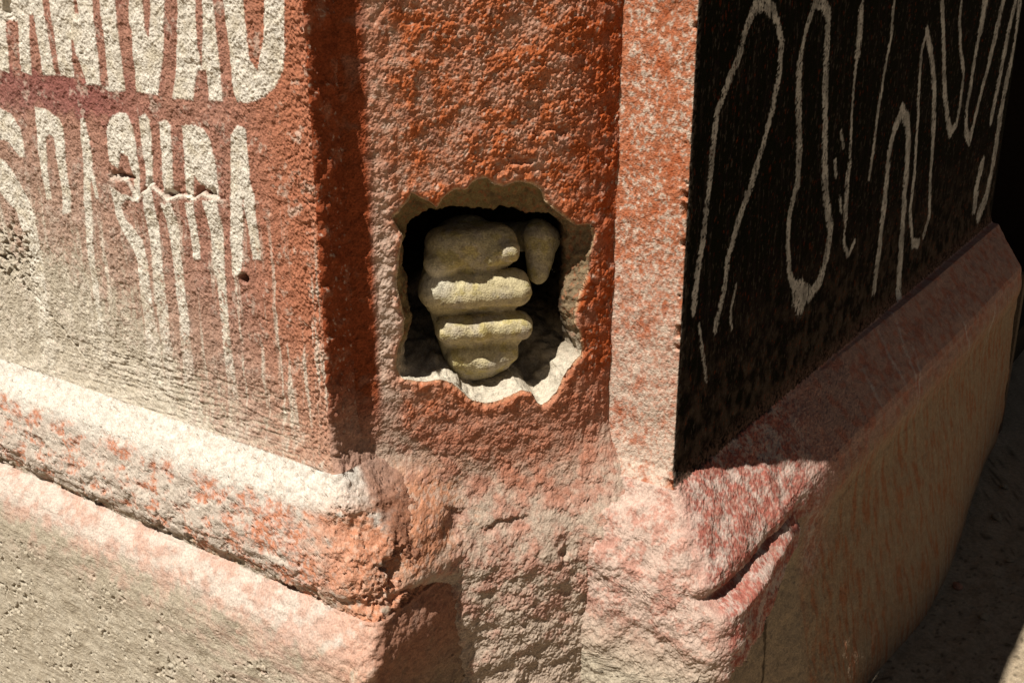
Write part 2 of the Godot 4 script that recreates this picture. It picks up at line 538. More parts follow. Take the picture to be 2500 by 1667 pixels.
func red_look(i: int, j: int, p: Vector3) -> Color:
	var s := l_cols[i]
	var row := l_rows[j]
	var y := row.x
	var big := lump.get_noise_3dv(p)
	var mid := rough.get_noise_3dv(p)
	var fine := grain.get_noise_3dv(p)
	var tone := patch.get_noise_3dv(p)
	var spot := fleck.get_noise_3dv(p)
	if s > 1.0:
		fine = 0.0
	var c: Color
	var d := 0.0
	if y > -0.6:
		var sw := s - row.z
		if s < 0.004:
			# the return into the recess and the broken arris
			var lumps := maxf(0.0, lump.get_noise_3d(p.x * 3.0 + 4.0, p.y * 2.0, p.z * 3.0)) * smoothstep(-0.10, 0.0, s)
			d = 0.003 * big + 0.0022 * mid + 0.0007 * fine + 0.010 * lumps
			c = lin(0.29, 0.075, 0.033).lerp(lin(0.36, 0.145, 0.09), smoothstep(0.05, 0.45, tone))  # return coloured deeper than the sunlit face, shade put into the red
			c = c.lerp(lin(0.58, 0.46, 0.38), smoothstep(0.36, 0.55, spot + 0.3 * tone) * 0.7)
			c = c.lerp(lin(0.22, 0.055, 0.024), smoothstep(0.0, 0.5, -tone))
			c = c.lerp(lin(0.46, 0.30, 0.235), smoothstep(-0.47, -0.585, y + 0.05 * tone + 0.02 * spot) * 0.85)
		else:
			d = 0.0026 * big + 0.0013 * mid + 0.00125 * fine - 0.0006 * nodule.get_noise_3dv(p)
			var edge := 1.0 - smoothstep(0.0, 0.06, s)
			d += edge * (0.003 * mid + 0.0012 * fine) - 0.003 * edge * smoothstep(0.0, 0.4, mid + 0.4 * big)
			# how far down the red has lasted: less far from the corner
			var last := lerpf(-0.63, -0.385, smoothstep(0.04, 0.52, sw))
			var run := patch.get_noise_3d(p.x * 3.4, p.y * 0.22, p.z * 3.4)
			var red := smoothstep(0.30, 0.72, smoothstep(last - 0.17, last + 0.13, y) + 0.35 * run + 0.35 * tone + 0.22 * spot + 0.12 * fine)
			var ochre := lin(0.385, 0.195, 0.145).lerp(lin(0.29, 0.125, 0.095), smoothstep(0.0, 0.5, tone))
			ochre = ochre.lerp(lin(0.43, 0.165, 0.095), 1.0 - smoothstep(0.02, 0.16, sw))
			ochre = ochre.lerp(lin(0.25, 0.08, 0.075), (1.0 - smoothstep(0.015, 0.035, absf(y + 0.195 + 0.03 * tone))) * smoothstep(0.22, 0.4, sw) * 0.8)
			var bare := lin(0.50, 0.44, 0.355).lerp(lin(0.62, 0.56, 0.47), smoothstep(-0.3, 0.4, tone))
			bare = bare.lerp(lin(0.46, 0.33, 0.28), smoothstep(0.1, 0.45, spot) * 0.6 * (1.0 - smoothstep(0.1, 0.35, sw)))
			c = bare.lerp(ochre, red * lerpf(0.6, 0.97, smoothstep(last, last + 0.25, y)))
			c = c.lerp(lin(0.60, 0.50, 0.42), smoothstep(0.22, 0.5, tone + 0.5 * spot) * 0.55)
			# the lettering: ragged edges, worn thin lower down
			var m := sample(paint, paint_w, paint_h, (sw + 0.0022 * mid + 0.0012 * fine) * 1000.0, (-0.02 - maxf(y, -0.392) + 0.002 * spot) * 1000.0) * smoothstep(-0.66, -0.40, y + 0.09 * run)
			var worn := smoothstep(-0.50, -0.05, spot + 0.5 * tone + 0.3 * fine + 0.9 * smoothstep(-0.46, -0.22, y))
			c = c.lerp(lin(0.74, 0.695, 0.615).lerp(lin(0.64, 0.58, 0.47), smoothstep(-0.1, 0.5, -tone)), m * worn * 0.95)
			d += 0.0004 * m
			# drips of dirty white and the grey smear beneath the letters
			var drip := smoothstep(0.12, 0.4, patch.get_noise_3d(p.x * 2.3 + 9.0, p.y * 0.16, p.z * 2.3))
			c = c.lerp(lin(0.66, 0.60, 0.51), drip * smoothstep(-0.26, -0.40, y) * 0.75)
			# broken plaster ledge across the lower letters
			var ck := crack_at(sw) + 0.002 * mid
			var below := ck - y
			if sw > 0.14 and sw < 0.37:
				var w := smoothstep(0.14, 0.17, sw) * (1.0 - smoothstep(0.34, 0.37, sw))
				if below > 0.0 and below < 0.05:
					d += w * 0.0032 * smoothstep(0.0, 0.0015, below) * (1.0 - smoothstep(0.006, 0.05, below))
					c = c.lerp(lin(0.74, 0.69, 0.60), w * (1.0 - smoothstep(0.002, 0.007, below)) * 0.7)
				elif below <= 0.0 and below > -0.012:
					var pit := smoothstep(0.0, 0.25, lump.get_noise_2d(sw * 2.6 + 3.0, 0.0) + 0.55 * rough.get_noise_2d(sw, 1.0) + 0.05)
					d -= w * (0.0015 + 0.008 * pit) * (1.0 - smoothstep(0.001, 0.003 + 0.008 * pit, -below))
			elif absf(below) < 0.003 and sw < 0.14:
				d -= 0.003 * (1.0 - absf(below) / 0.003) * smoothstep(0.06, 0.0, sw)
			if sw > 0.31 and sw < 0.365:
				var e := Vector2((sw - 0.337) / 0.024, (y + 0.286 + 0.1 * (sw - 0.337)) / 0.006).length() + 0.5 * mid
				d -= 0.009 * (1.0 - smoothstep(0.5, 1.0, e))
			# blistered coat: thin flakes with a lip, and hairline cracks
			d += 0.0007 * smoothstep(0.06, 0.10, tone + 0.3 * mid)
			d -= 0.0015 * (1.0 - smoothstep(0.0, 0.018, absf(lump.get_noise_3d(p.x * 0.7 + 3.0, p.y * 0.9, p.z * 0.7)))) * smoothstep(0.0, 0.3, big)
			# drilled hole
			var hole := Vector2((sw - 0.1266) * 0.9, y + 0.383).length() + 0.0012 * mid
			d -= 0.016 * (1.0 - smoothstep(0.0045, 0.0068, hole))
			d += 0.0015 * (1.0 - smoothstep(0.0, 0.006, absf(hole - 0.009)))
			c = c.lerp(lin(0.12, 0.09, 0.06), 1.0 - smoothstep(0.004, 0.006, hole))
			# crumbled patch and cracks far left
			var crumb := smoothstep(0.52, 0.60, sw) * smoothstep(-0.50, -0.44, y) * smoothstep(-0.36, -0.41, y)
			d -= crumb * 0.008 * smoothstep(0.0, 0.35, mid + 0.5 * spot)
			c = c.lerp(lin(0.33, 0.28, 0.21), crumb * smoothstep(0.05, 0.35, mid) * 0.6)
			var slant := absf(y - (-0.44 - (0.642 - sw) * 0.68) + 0.006 * big + 0.003 * mid)
			if sw > 0.46 and sw < 0.66:
				d -= 0.0045 * (1.0 - smoothstep(0.001, 0.0035, slant)) * smoothstep(-0.15, 0.1, spot) * smoothstep(0.46, 0.5, sw)
			# pits in the top left corner
			var pit2 := Vector2(sw - 0.531, (y + 0.092) * 0.7).length() + 0.005 * mid
			d -= 0.007 * (1.0 - smoothstep(0.006, 0.011, pit2))
			# trowel combing above the moulding
			var comb := smoothstep(-0.50, -0.54, y) * (1.0 - smoothstep(0.42, 0.62, sw)) * smoothstep(0.01, 0.07, sw)
			if comb > 0.0:
				var streak := rough.get_noise_3d(sw * 0.28, y * 3.6 + sw * 0.12, 0.3)
				d += comb * (0.0019 * streak - 0.0009)
				c = c.lerp(lin(0.50, 0.43, 0.34), comb * smoothstep(0.0, -0.35, streak) * 0.5)
	else:
		var sw := s - row.z
		var near := 1.0 - smoothstep(0.02, 0.34, s)
		d = 0.0042 * big + 0.0009 * mid + 0.0005 * fine
		d += near * 0.0012 * mid
		var along := patch.get_noise_3d(sw * 0.5, y * 1.9, 2.0)
		var cream := lin(0.57, 0.50, 0.435).lerp(lin(0.49, 0.41, 0.35), smoothstep(0.0, 0.5, -tone))
		var pink := lin(0.55, 0.29, 0.215).lerp(lin(0.54, 0.215, 0.12), smoothstep(0.1, 0.5, spot + tone))
		var dusty := lin(0.57, 0.43, 0.37)
		if y > -0.751:
			# cap: pale slope, red remains on the roll below it
			var roll := smoothstep(-0.632, -0.668, y + 0.012 * along)
			var keep := smoothstep(-0.22, 0.25, tone * 0.8 + 0.5 * along + 0.30 * near + 0.1 * spot - 0.12)
			var rim_red := (1.0 - smoothstep(0.004, 0.016, absf(y + 0.652 + 0.01 * along))) * smoothstep(-0.25, 0.2, tone)
			c = lin(0.68, 0.635, 0.575).lerp(lin(0.60, 0.52, 0.45), smoothstep(0.05, 0.4, spot + 0.5 * tone)).lerp(cream, roll)
			c = c.lerp(pink.lerp(dusty, smoothstep(0.05, -0.3, spot)), clampf(keep * roll + 0.75 * rim_red, 0, 0.92))
			# flaked steps of old paint
			d -= 0.0016 * smoothstep(0.02, 0.06, tone) * roll
			d += (0.004 * rough.get_noise_3d(sw * 0.22, y * 0.6, 8.0) - 0.0006 * mid) * roll
			d -= 0.0035 * (1.0 - smoothstep(0.0, 0.03, absf(rough.get_noise_3d(p.x * 0.55, p.y * 0.8 + 2.0, p.z * 0.55)))) * smoothstep(-0.1, 0.2, spot)
			d -= 0.005 * smoothstep(0.30, 0.42, big + 0.5 * mid) * smoothstep(-0.69, -0.72, y)
			if y < -0.738:
				c = c.lerp(lin(0.36, 0.30, 0.21), 0.6 * smoothstep(-0.2, 0.2, mid))
		else:
			var edge_red := smoothstep(-0.90, -0.775, y + 0.04 * along) * smoothstep(-0.22, 0.22, tone + 0.25 * near - 0.05)
			var grey := lin(0.46, 0.40, 0.315).lerp(lin(0.54, 0.48, 0.39), smoothstep(-0.4, 0.4, tone))
			grey = grey.lerp(lin(0.45, 0.335, 0.28), smoothstep(-0.1, 0.4, along) * (1.0 - smoothstep(0.1, 0.45, s)) * 0.75)
			c = lin(0.63, 0.535, 0.47).lerp(grey, smoothstep(-0.783, -0.812, y + 0.01 * tone))
			c = c.lerp(pink.lerp(dusty, 0.55), edge_red * 0.75)
			var streak := rough.get_noise_3d(sw * 0.35, y * 2.6, 5.0)
			d += 0.0007 * streak - 0.004 * smoothstep(0.40, 0.52, mid + 0.5 * big) * smoothstep(-0.82, -0.86, y)
		var tip := (1.0 - smoothstep(0.0, 0.13, s + 0.05 * tone)) * smoothstep(-0.60, -0.645, y + 0.02 * tone + 0.2 * maxf(s, 0.0))
		c = c.lerp(lin(0.58, 0.24, 0.13).lerp(lin(0.60, 0.36, 0.26), smoothstep(-0.1, 0.3, spot)), tip * smoothstep(-0.3, 0.05, tone + 0.2) * (0.85 if y > -0.751 else 0.4))
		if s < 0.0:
			c = c.lerp(lin(0.30, 0.14, 0.09).lerp(lin(0.26, 0.195, 0.14), smoothstep(-0.8, -0.9, y)), smoothstep(0.0, -0.02, s + 0.05 * smoothstep(-0.752, -0.735, y)) * 0.8)  # return end darkened in the colour to deepen its shadow
			# broken socket in the end of the moulding
			var socket := Vector2((s + 0.055) / 0.028, (y + 0.705) / 0.024).length() + 0.7 * mid
			d -= 0.016 * (1.0 - smoothstep(0.5, 1.0, socket))
		d += (1.0 - smoothstep(0.0, 0.05, absf(s))) * (0.0022 * mid + 0.005 * big)
	c.a = d
	return c


# ------------------------------------------------------------------ the black wall and its plinth

var r_cols: PackedFloat32Array
var r_rows: PackedVector3Array

const PROFILE_R := [
	Vector3(-0.03, 0, 0), Vector3(-0.60, 0.0, 0.0), Vector3(-0.64, 0.002, 0.004), Vector3(-0.655, 0.008, 0.012), Vector3(-0.675, 0.027, 0.022), Vector3(-0.70, 0.050, 0.05),
	Vector3(-0.725, 0.073, 0.062), Vector3(-0.742, 0.087, 0.07), Vector3(-0.752, 0.091, 0.074), Vector3(-0.765, 0.090, 0.075), Vector3(-0.78, 0.087, 0.074), Vector3(-0.79, 0.086, 0.074),
	Vector3(-0.80, 0.086, 0.076), Vector3(-0.83, 0.092, 0.08), Vector3(-0.86, 0.090, 0.08), Vector3(-0.89, 0.092, 0.08), Vector3(-1.06, 0.108, 0.085), Vector3(-1.21, 0.15, 0.09)]


func build_black_side() -> void:
	r_cols = columns(0.22, 0.0014, 1.69, 0.0016, 0.0062, 1.69)
	r_rows = walk(PROFILE_R, 0.0015)
	var nx := r_cols.size()
	var ny := r_rows.size()
	var base := PackedVector3Array()
	base.resize(nx * ny)
	var split := 0
	var split2 := 0
	for j in ny:
		var r := r_rows[j]
		if r.x > -0.655:
			split = j
		if r.x > -0.79:
			split2 = j
		for i in nx:
			var s := r_cols[i]
			# the foot tapers towards the far end
			var o := r.y
			if r.x < -0.80:
				o = lerpf(o, lerpf(lerpf(0.145, 0.168, smoothstep(0.5, 0.85, s)), 0.095, smoothstep(0.8, 1.75, s)), pow(clampf((r.x + 0.80) / -0.4, 0.0, 1.0), lerpf(1.7, 1.0, smoothstep(0.5, 0.9, s))) * smoothstep(0.1, 0.4, s))
			if r.x < -0.66:
				o += 0.012 * smoothstep(0.3, 1.2, s)
			# the lower block, broken off along a slant
			var blk := lower_block(s, r.x)
			o += 0.032 * lerpf(1.0, 0.42, smoothstep(0.08, 0.29, s)) * blk * smoothstep(-0.768, -0.790, r.x)
			# undercut groove fills up away from the corner
			if r.x < -0.752 and r.x > -0.83:
				o += 0.012 * smoothstep(0.28, 0.42, s) * (1.0 - smoothstep(0.0, 0.04, absf(r.x + 0.79)))
				o -= 0.004 * (1.0 - smoothstep(0.25, 0.34, s)) * (1.0 - smoothstep(0.001, 0.006, absf(r.x + 0.768)))
			var c := A_R + OUT_R * o - DIR_R * r.z
			c.y = EYE + r.x
			base[j * nx + i] = corner_point(c, DIR_R, OUT_R, s * (lerpf(0.5, 1.0, smoothstep(-0.58, -0.70, r.x)) if s < 0.0 else 1.0), 0.003 + 0.4 * minf(o, 0.09) + 0.15 * blk * o)
	var s := sheet(nx, ny, base, black_look, 1.0)
	print("  black grid ", nx, " x ", ny)
	var wall := group_node("black_wall", "black painted wall with white looping scribble, right of the niche", "wall", A_R)
	add_part(wall, "painted_face", cut(s, 0, split))
	var far := A_R + DIR_R * 1.69
	add_part(wall, "upper_wall", slab([A_R, far, far - OUT_R * 0.45, A_R + DIR_R * 0.15 - OUT_R * 0.4, A_R - OUT_R * 0.22], EYE - 0.032, 3.4, lin(0.02, 0.017, 0.014)))
	# unseen overhang above the view, added and shaped to shade plinth foot and street
	add_part(wall, "added_overhang", slab([A_R - DIR_R * 0.38 - OUT_R * 0.048, A_R - OUT_R * 0.048, A_R + OUT_R * 0.004, far + OUT_R * 0.004, far + OUT_R * 0.125, A_R - DIR_R * 0.38 + OUT_R * 0.125], EYE + 0.3, EYE + 0.42, lin(0.45, 0.39, 0.31)))
	add_part(wall, "end_reveal", slab([far + OUT_R * 0.10, far + DIR_R * 0.03 + OUT_R * 0.10, far + DIR_R * 0.03 - OUT_R * 0.45, far - OUT_R * 0.45], -0.01, EYE - 0.78, lin(0.16, 0.12, 0.09)))
	add_part(wall, "end_reveal", slab([far, far + DIR_R * 0.012, far + DIR_R * 0.012 - OUT_R * 0.45, far - OUT_R * 0.45], EYE - 0.78, EYE - 0.033, lin(0.015, 0.012, 0.01)))
	var plinth := group_node("plinth", "dusky red sloped plinth under the black scribbled wall, with a chipped lower moulding", "plinth", A_R)
	add_part(plinth, "cap_moulding", cut(s, split, split2))
	add_part(plinth, "base_block", cut(s, split2, ny - 1))


func lower_block(s: float, y: float) -> float:
	var right := lerpf(0.30, 0.10, smoothstep(-0.79, -0.88, y)) + 0.012 * rough.get_noise_2d(y * 0.7, 3.0)
	var bottom := -0.875 + 0.02 * lump.get_noise_2d(s * 2.0, 7.0) + 0.006 * rough.get_noise_2d(s, 9.0) - 0.03 * smoothstep(0.0, -0.1, s)
	return (1.0 - smoothstep(right - 0.02, right + 0.008, s)) * smoothstep(bottom - 0.004, bottom + 0.012, y)


func black_look(i: int, j: int, p: Vector3) -> Color:
	var s := r_cols[i]
	var row := r_rows[j]
	var y := row.x
	var big := lump.get_noise_3dv(p)
	var mid := rough.get_noise_3dv(p)
	var fine := grain.get_noise_3dv(p) if s < 0.6 else 0.0
	var tone := patch.get_noise_3dv(p)
	var spot := fleck.get_noise_3dv(p)
	var c: Color
	var d := 0.0
	if s < 0.0 and y > -0.66:
		# the lit return: pebbly stucco, orange red under pale dust
		var nod := nodule.get_noise_3dv(p)
		d = 0.0022 * big + 0.0010 * mid + 0.0006 * fine - 0.0010 * nod
		var dusk := smoothstep(-0.25, 0.35, 0.5 * tone + 0.5 * spot + 0.45 * fine + 0.6 * smoothstep(-0.25, -0.55, y) - 0.12)
		c = lin(0.48, 0.18, 0.095).lerp(lin(0.56, 0.34, 0.26), dusk)
		c = c.lerp(lin(0.64, 0.54, 0.45), smoothstep(0.0, 0.45, spot + 0.4 * tone + 0.3 * fine + 0.4 * smoothstep(-0.4, -0.66, y)) * 0.75)
		c = c.lerp(lin(0.40, 0.09, 0.03), smoothstep(0.15, 0.5, -tone + 0.4 * fine) * 0.6)
		# nicks in the arris
		var nick := smoothstep(0.30, 0.42, rough.get_noise_2d(y * 0.55, 12.0) + 0.25 * mid) * smoothstep(-0.022, -0.004, s)
		d -= 0.009 * nick
		c = c.lerp(lin(0.50, 0.16, 0.06), nick * 0.8)
		c = c.lerp(lin(0.09, 0.07, 0.05), smoothstep(-0.004, 0.0, s + 0.003 * mid) * 0.85)
	elif y > -0.657 - 0.004 * spot:
		d = 0.0012 * big + 0.0007 * mid + 0.0003 * fine
		var streaks := patch.get_noise_3d(p.x * 3.0, p.y * 0.35, p.z * 3.0)
		c = lin(0.010, 0.008, 0.0065).lerp(lin(0.022, 0.018, 0.0145), smoothstep(0.0, 0.5, streaks))
		c = c.lerp(lin(0.085, 0.062, 0.047), smoothstep(-0.38, -0.66, y) * smoothstep(-0.3, 0.4, tone) * 0.8)
		c = c.lerp(lin(0.10, 0.085, 0.07), smoothstep(0.36, 0.5, fleck.get_noise_3d(p.x * 1.6, p.y * 0.45, p.z * 1.6) + 0.25 * streaks) * 0.55)
		c = c.lerp(lin(0.20, 0.04, 0.012), smoothstep(0.46, 0.6, fleck.get_noise_3d(p.x * 1.3 + 7.0, p.y * 0.5, p.z * 1.3) + 0.3 * tone) * 0.5)
		var m := sample(chalk, chalk_w, chalk_h, (s + 0.0025 * mid + 0.003 * spot) / 0.0015, -y / 0.0015)
		# dry chalk catches only on the high spots
		c = c.lerp(lin(0.20, 0.115, 0.085), smoothstep(-0.628, -0.66, y + 0.006 * spot) * smoothstep(-0.3, 0.3, fine + spot))
		var dry := patch.get_noise_3d(p.x * 5.0, p.y * 0.9 + 3.0, p.z * 5.0)
		var catch := smoothstep(-0.1, 0.5, 1.1 * fine + 0.8 * spot + 1.2 * dry + 1.4 * (m - 0.5))
		c = c.lerp(lin(0.56, 0.535, 0.50), smoothstep(0.0, 0.6, m) * catch * lerpf(0.55, 1.0, smoothstep(-0.35, 0.25, patch.get_noise_3d(p.x * 0.8, p.y * 0.8 + 6.0, p.z * 0.8))))
		if s < 0.012:
			c = c.lerp(lin(0.10, 0.085, 0.07), (1.0 - s / 0.012) * smoothstep(-0.2, 0.3, spot))
	else:
		d = 0.003 * big + 0.0008 * mid + 0.0011 * fine - (0.0007 * nodule.get_noise_3dv(p) if s < 0.5 else 0.0)
		var near := 1.0 - smoothstep(0.28, 0.5, s)
		var dust := lin(0.50, 0.335, 0.285).lerp(lin(0.60, 0.48, 0.42), smoothstep(-0.15, 0.35, tone))
		var red := lin(0.40, 0.135, 0.105).lerp(lin(0.46, 0.225, 0.175), smoothstep(-0.2, 0.3, spot))
		var worn := smoothstep(-0.22, 0.22, tone + 0.6 * spot + 0.4 * fine)
		var lit_part := red.lerp(dust, clampf(worn, 0, 1) * 0.85)
		var mauve := lin(0.44, 0.275, 0.225).lerp(lin(0.43, 0.19, 0.14), smoothstep(-0.1, 0.35, tone))
		var run := patch.get_noise_3d(p.x * 2.2, p.y * 0.25, p.z * 2.2)
		var umber := lin(0.37, 0.26, 0.175).lerp(lin(0.37, 0.175, 0.10), smoothstep(0.02, 0.35, run))
		umber = umber.lerp(lin(0.40, 0.325, 0.235), smoothstep(0.1, 0.4, -run) * 0.6)
		c = mauve.lerp(umber, smoothstep(-0.745, -0.83, y + 0.03 * run))
		c = c.lerp(lit_part, near * smoothstep(-0.92, -0.88, y + 0.02 * tone))
		if s < 0.36 and y < -0.79:
			var blk := lower_block(s, y)
			c = lin(0.40, 0.31, 0.22).lerp(c, maxf(blk, smoothstep(0.30, 0.36, s)))
			c = c.lerp(lin(0.07, 0.05, 0.035), (1.0 - smoothstep(0.002, 0.006, absf(s - 0.20 - 0.10 * (y + 0.86) + 0.004 * mid))) * (1.0 - blk) * 0.8)
		# white splashes that ran down from the wall
		for q in DRIPS:
			var t := clampf((q[1] - y) / (q[1] - q[2]), 0, 1)
			var away := absf(s - q[0] - q[3] * t)
			if away < 0.03 and y < q[1] + 0.01 and y > q[2] - 0.01:
				c = c.lerp(lin(0.62, 0.58, 0.55), (1.0 - smoothstep(0.002, 0.007, away + 0.006 * mid)) * smoothstep(-0.2, 0.2, spot + 0.3) * 0.55 * (1.0 - 0.5 * absf(2.0 * t - 1.0)))
		if s < 0.03:
			# the end that dies into the pillar: cement and pale dust
			var pale := lin(0.60, 0.475, 0.405).lerp(lin(0.48, 0.245, 0.19), smoothstep(-0.15, 0.3, tone + 0.45 * spot + 0.2 * fine))
			pale = pale.lerp(lin(0.50, 0.44, 0.35), smoothstep(-0.80, -0.90, y))
			c = c.lerp(pale, smoothstep(0.03, -0.02, s) * 0.85)
			d += smoothstep(0.03, -0.03, s) * (0.004 * big + 0.0008 * mid - 0.0008 * nodule.get_noise_3dv(p))
		d += 0.003 * near * big + 0.0004 * near * mid
	c.a = d
	return c


const DRIPS := [[0.77, -0.675, -0.74, 0.02], [0.86, -0.665, -0.77, -0.02], [0.885, -0.72, -0.80, -0.05], [1.16, -0.70, -0.80, 0.03], [1.42, -0.76, -0.86, -0.05], [0.66, -0.70, -0.73, 0.0]]


# ------------------------------------------------------------------ the pillar, its niche

func panel_w(u: float, y: float, p: Vector3) -> float:
	var t := (u / PANEL_W - 0.5) * 2.0
	var w := 0.004 - 0.002 * pow(maxf(-t, 0.0), 4.0) - 0.020 * pow(maxf(t, 0.0), 3.2)
	# below, the pillar swells out into rough cement between the plinths
	var k := smoothstep(-0.585, -0.80, y)
	w += 0.050 * k * k * (3.0 - 2.0 * k) + 0.02 * smoothstep(-0.8, -1.2, y)
	w += 0.056 * (1.0 - smoothstep(0.005, 0.10, u)) * smoothstep(-0.595, -0.685, y) * (1.0 - smoothstep(-0.725, -0.775, y))
	w += 0.035 * smoothstep(0.22, 0.315, u) * smoothstep(-0.59, -0.69, y) * (1.0 - smoothstep(-0.70, -0.80, y))
	w += lump.get_noise_3dv(p) * lerpf(0.0032, 0.0075, k)
	w += rough.get_noise_3dv(p) * lerpf(0.0013, 0.0019, k)
	return w


func panel_point(u: float, y: float, w: float) -> Vector3:
	var p := PANEL + PANEL_U * u + PANEL_N * w
	p.y = EYE + y
	return p


# hollows in the face: u, height, half width, half height, depth
const DENTS := [[0.220, -0.215, 0.016, 0.012, 0.004], [0.213, -0.218, 0.008, 0.006, -0.004], [0.178, -0.247, 0.018, 0.006, 0.0045], [0.082, -0.692, 0.018, 0.024, 0.006], [0.155, -0.702, 0.038, 0.009, 0.004], [0.085, -0.035, 0.012, 0.02, -0.003], [0.222, -0.745, 0.008, 0.012, 0.005]]


func pillar_look(u: float, y: float, p: Vector3) -> Color:
	var mid := rough.get_noise_3dv(p)
	var fine := grain.get_noise_3dv(p)
	var tone := patch.get_noise_3dv(p)
	var spot := fleck.get_noise_3dv(p)
	var nod := nodule.get_noise_3dv(p)
	var w := panel_w(u, y, p)
	# pebbly above, smeared smooth round the niche, coarse cement below
	var pebbly := clampf(smoothstep(-0.30, -0.20, y + 0.06 * tone) * (1.0 - smoothstep(0.09, 0.03, u + 0.03 * tone)) + 0.75 * smoothstep(-0.70, -0.80, y), 0.12, 1.0)
	pebbly *= 0.45 + 0.75 * smoothstep(-0.25, 0.2, lump.get_noise_3d(p.x * 1.1 + 8.0, p.y * 0.8, p.z))
	w += 0.0009 * smoothstep(0.10, 0.13, tone + 0.25 * mid)
	w -= 0.0016 * (1.0 - smoothstep(0.0, 0.016, absf(lump.get_noise_3d(p.x * 0.8 + 1.0, p.y * 0.6, p.z)))) * smoothstep(0.0, 0.3, spot + 0.5 * tone)
	w += pebbly * (-0.0015 * nod + 0.0007 * fine) + 0.0009 * fine
	# vertical wrinkles along the right edge
	w += smoothstep(0.22, 0.28, u) * 0.0025 * rough.get_noise_3d(p.x * 1.2, p.y * 0.3, p.z)
	# thick flakes of an older coat down the left side
	var flake := smoothstep(0.0, 0.03, (0.07 + 0.03 * lump.get_noise_2d(y * 1.5, 2.0)) - u) * smoothstep(-0.24, -0.2, y)
	w += 0.0018 * flake
	for q in DENTS:
		var e := Vector2((u - q[0]) / q[2], (y - q[1]) / q[3])
		if absf(e.x) < 1.3 and absf(e.y) < 1.3:
			w -= q[4] * (1.0 - smoothstep(0.55, 1.05, e.length() + 0.35 * mid))
	# colour: orange red, deeper to the right, rubbed pale at the left edge, dusty grey below
	var c := lin(0.54, 0.205, 0.11).lerp(lin(0.50, 0.145, 0.055), smoothstep(-0.1, 0.3, tone))
	c = c.lerp(lin(0.55, 0.32, 0.235), smoothstep(-0.05, 0.4, -tone + 0.5 * spot) * 0.8)
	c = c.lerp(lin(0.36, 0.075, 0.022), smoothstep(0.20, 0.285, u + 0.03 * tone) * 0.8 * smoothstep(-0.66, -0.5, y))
	c = c.lerp(lin(0.60, 0.47, 0.39), (1.0 - smoothstep(0.012, 0.045, u + 0.02 * tone)) * (0.35 + 0.55 * smoothstep(-0.2, -0.4, y)))
	c = c.lerp(lin(0.60, 0.48, 0.40), smoothstep(0.33, 0.5, spot + 0.2 * tone) * 0.6)
	c = c.lerp(lin(0.30, 0.078, 0.033), smoothstep(0.008, -0.004, u + 0.004 * tone) * smoothstep(-0.62, -0.52, y))  # left strip painted deep red where the arris shadow falls
	c = c.lerp(lin(0.30, 0.16, 0.12), smoothstep(0.2, 0.5, lump.get_noise_3d(p.x * 2.0, p.y * 2.0 + 5.0, p.z)) * 0.5)
	var low := smoothstep(-0.60, -0.71, y + 0.05 * tone + 0.035 * cos((u - 0.19) * 17.0) - 0.03)
	var cement := lin(0.49, 0.40, 0.325).lerp(lin(0.48, 0.30, 0.24), smoothstep(-0.3, 0.3, tone - 0.45 * smoothstep(-0.76, -0.92, y)))
	cement = cement.lerp(lin(0.42, 0.20, 0.14), smoothstep(0.1, 0.4, spot + tone) * 0.5 * smoothstep(-0.86, -0.74, y))
	c = c.lerp(lin(0.42, 0.205, 0.145), smoothstep(-0.50, -0.58, y) * 0.7)
	c = c.lerp(cement, low * 0.92)
	# orange remains where the left plinth dies into the pillar
	c = c.lerp(lin(0.56, 0.25, 0.14).lerp(lin(0.58, 0.38, 0.29), smoothstep(0.0, 0.3, spot - 0.3 * tone)), (1.0 - smoothstep(0.05, 0.10, u + 0.05 * tone + 0.03 * spot)) * (1.0 - smoothstep(0.03, 0.075, absf(y + 0.675 + 0.03 * tone))) * 0.85)
	# the bare broken edge of the niche
	var q := Vector2(u - NICHE_U, y - NICHE_Y)
	var a := q.angle()
	var past := q.length() - radius_at(rim_r, a)
	if past < 0.03:
		w -= 0.0035 * (1.0 - smoothstep(0.0, 0.006, past))
		w += 0.0022 * (1.0 - smoothstep(0.003, 0.03, past)) * (0.5 + mid)
		c = c.lerp(lin(0.54, 0.46, 0.30), (1.0 - smoothstep(0.0, 0.004 + 0.004 * maxf(tone, 0.0), past + 0.003 * spot)) * 0.7)
		c = c.lerp(lin(0.52, 0.20, 0.11), (1.0 - smoothstep(0.006, 0.028, past)) * smoothstep(-0.2, -0.9, sin(a)) * 0.6)
	c.a = w
	return c


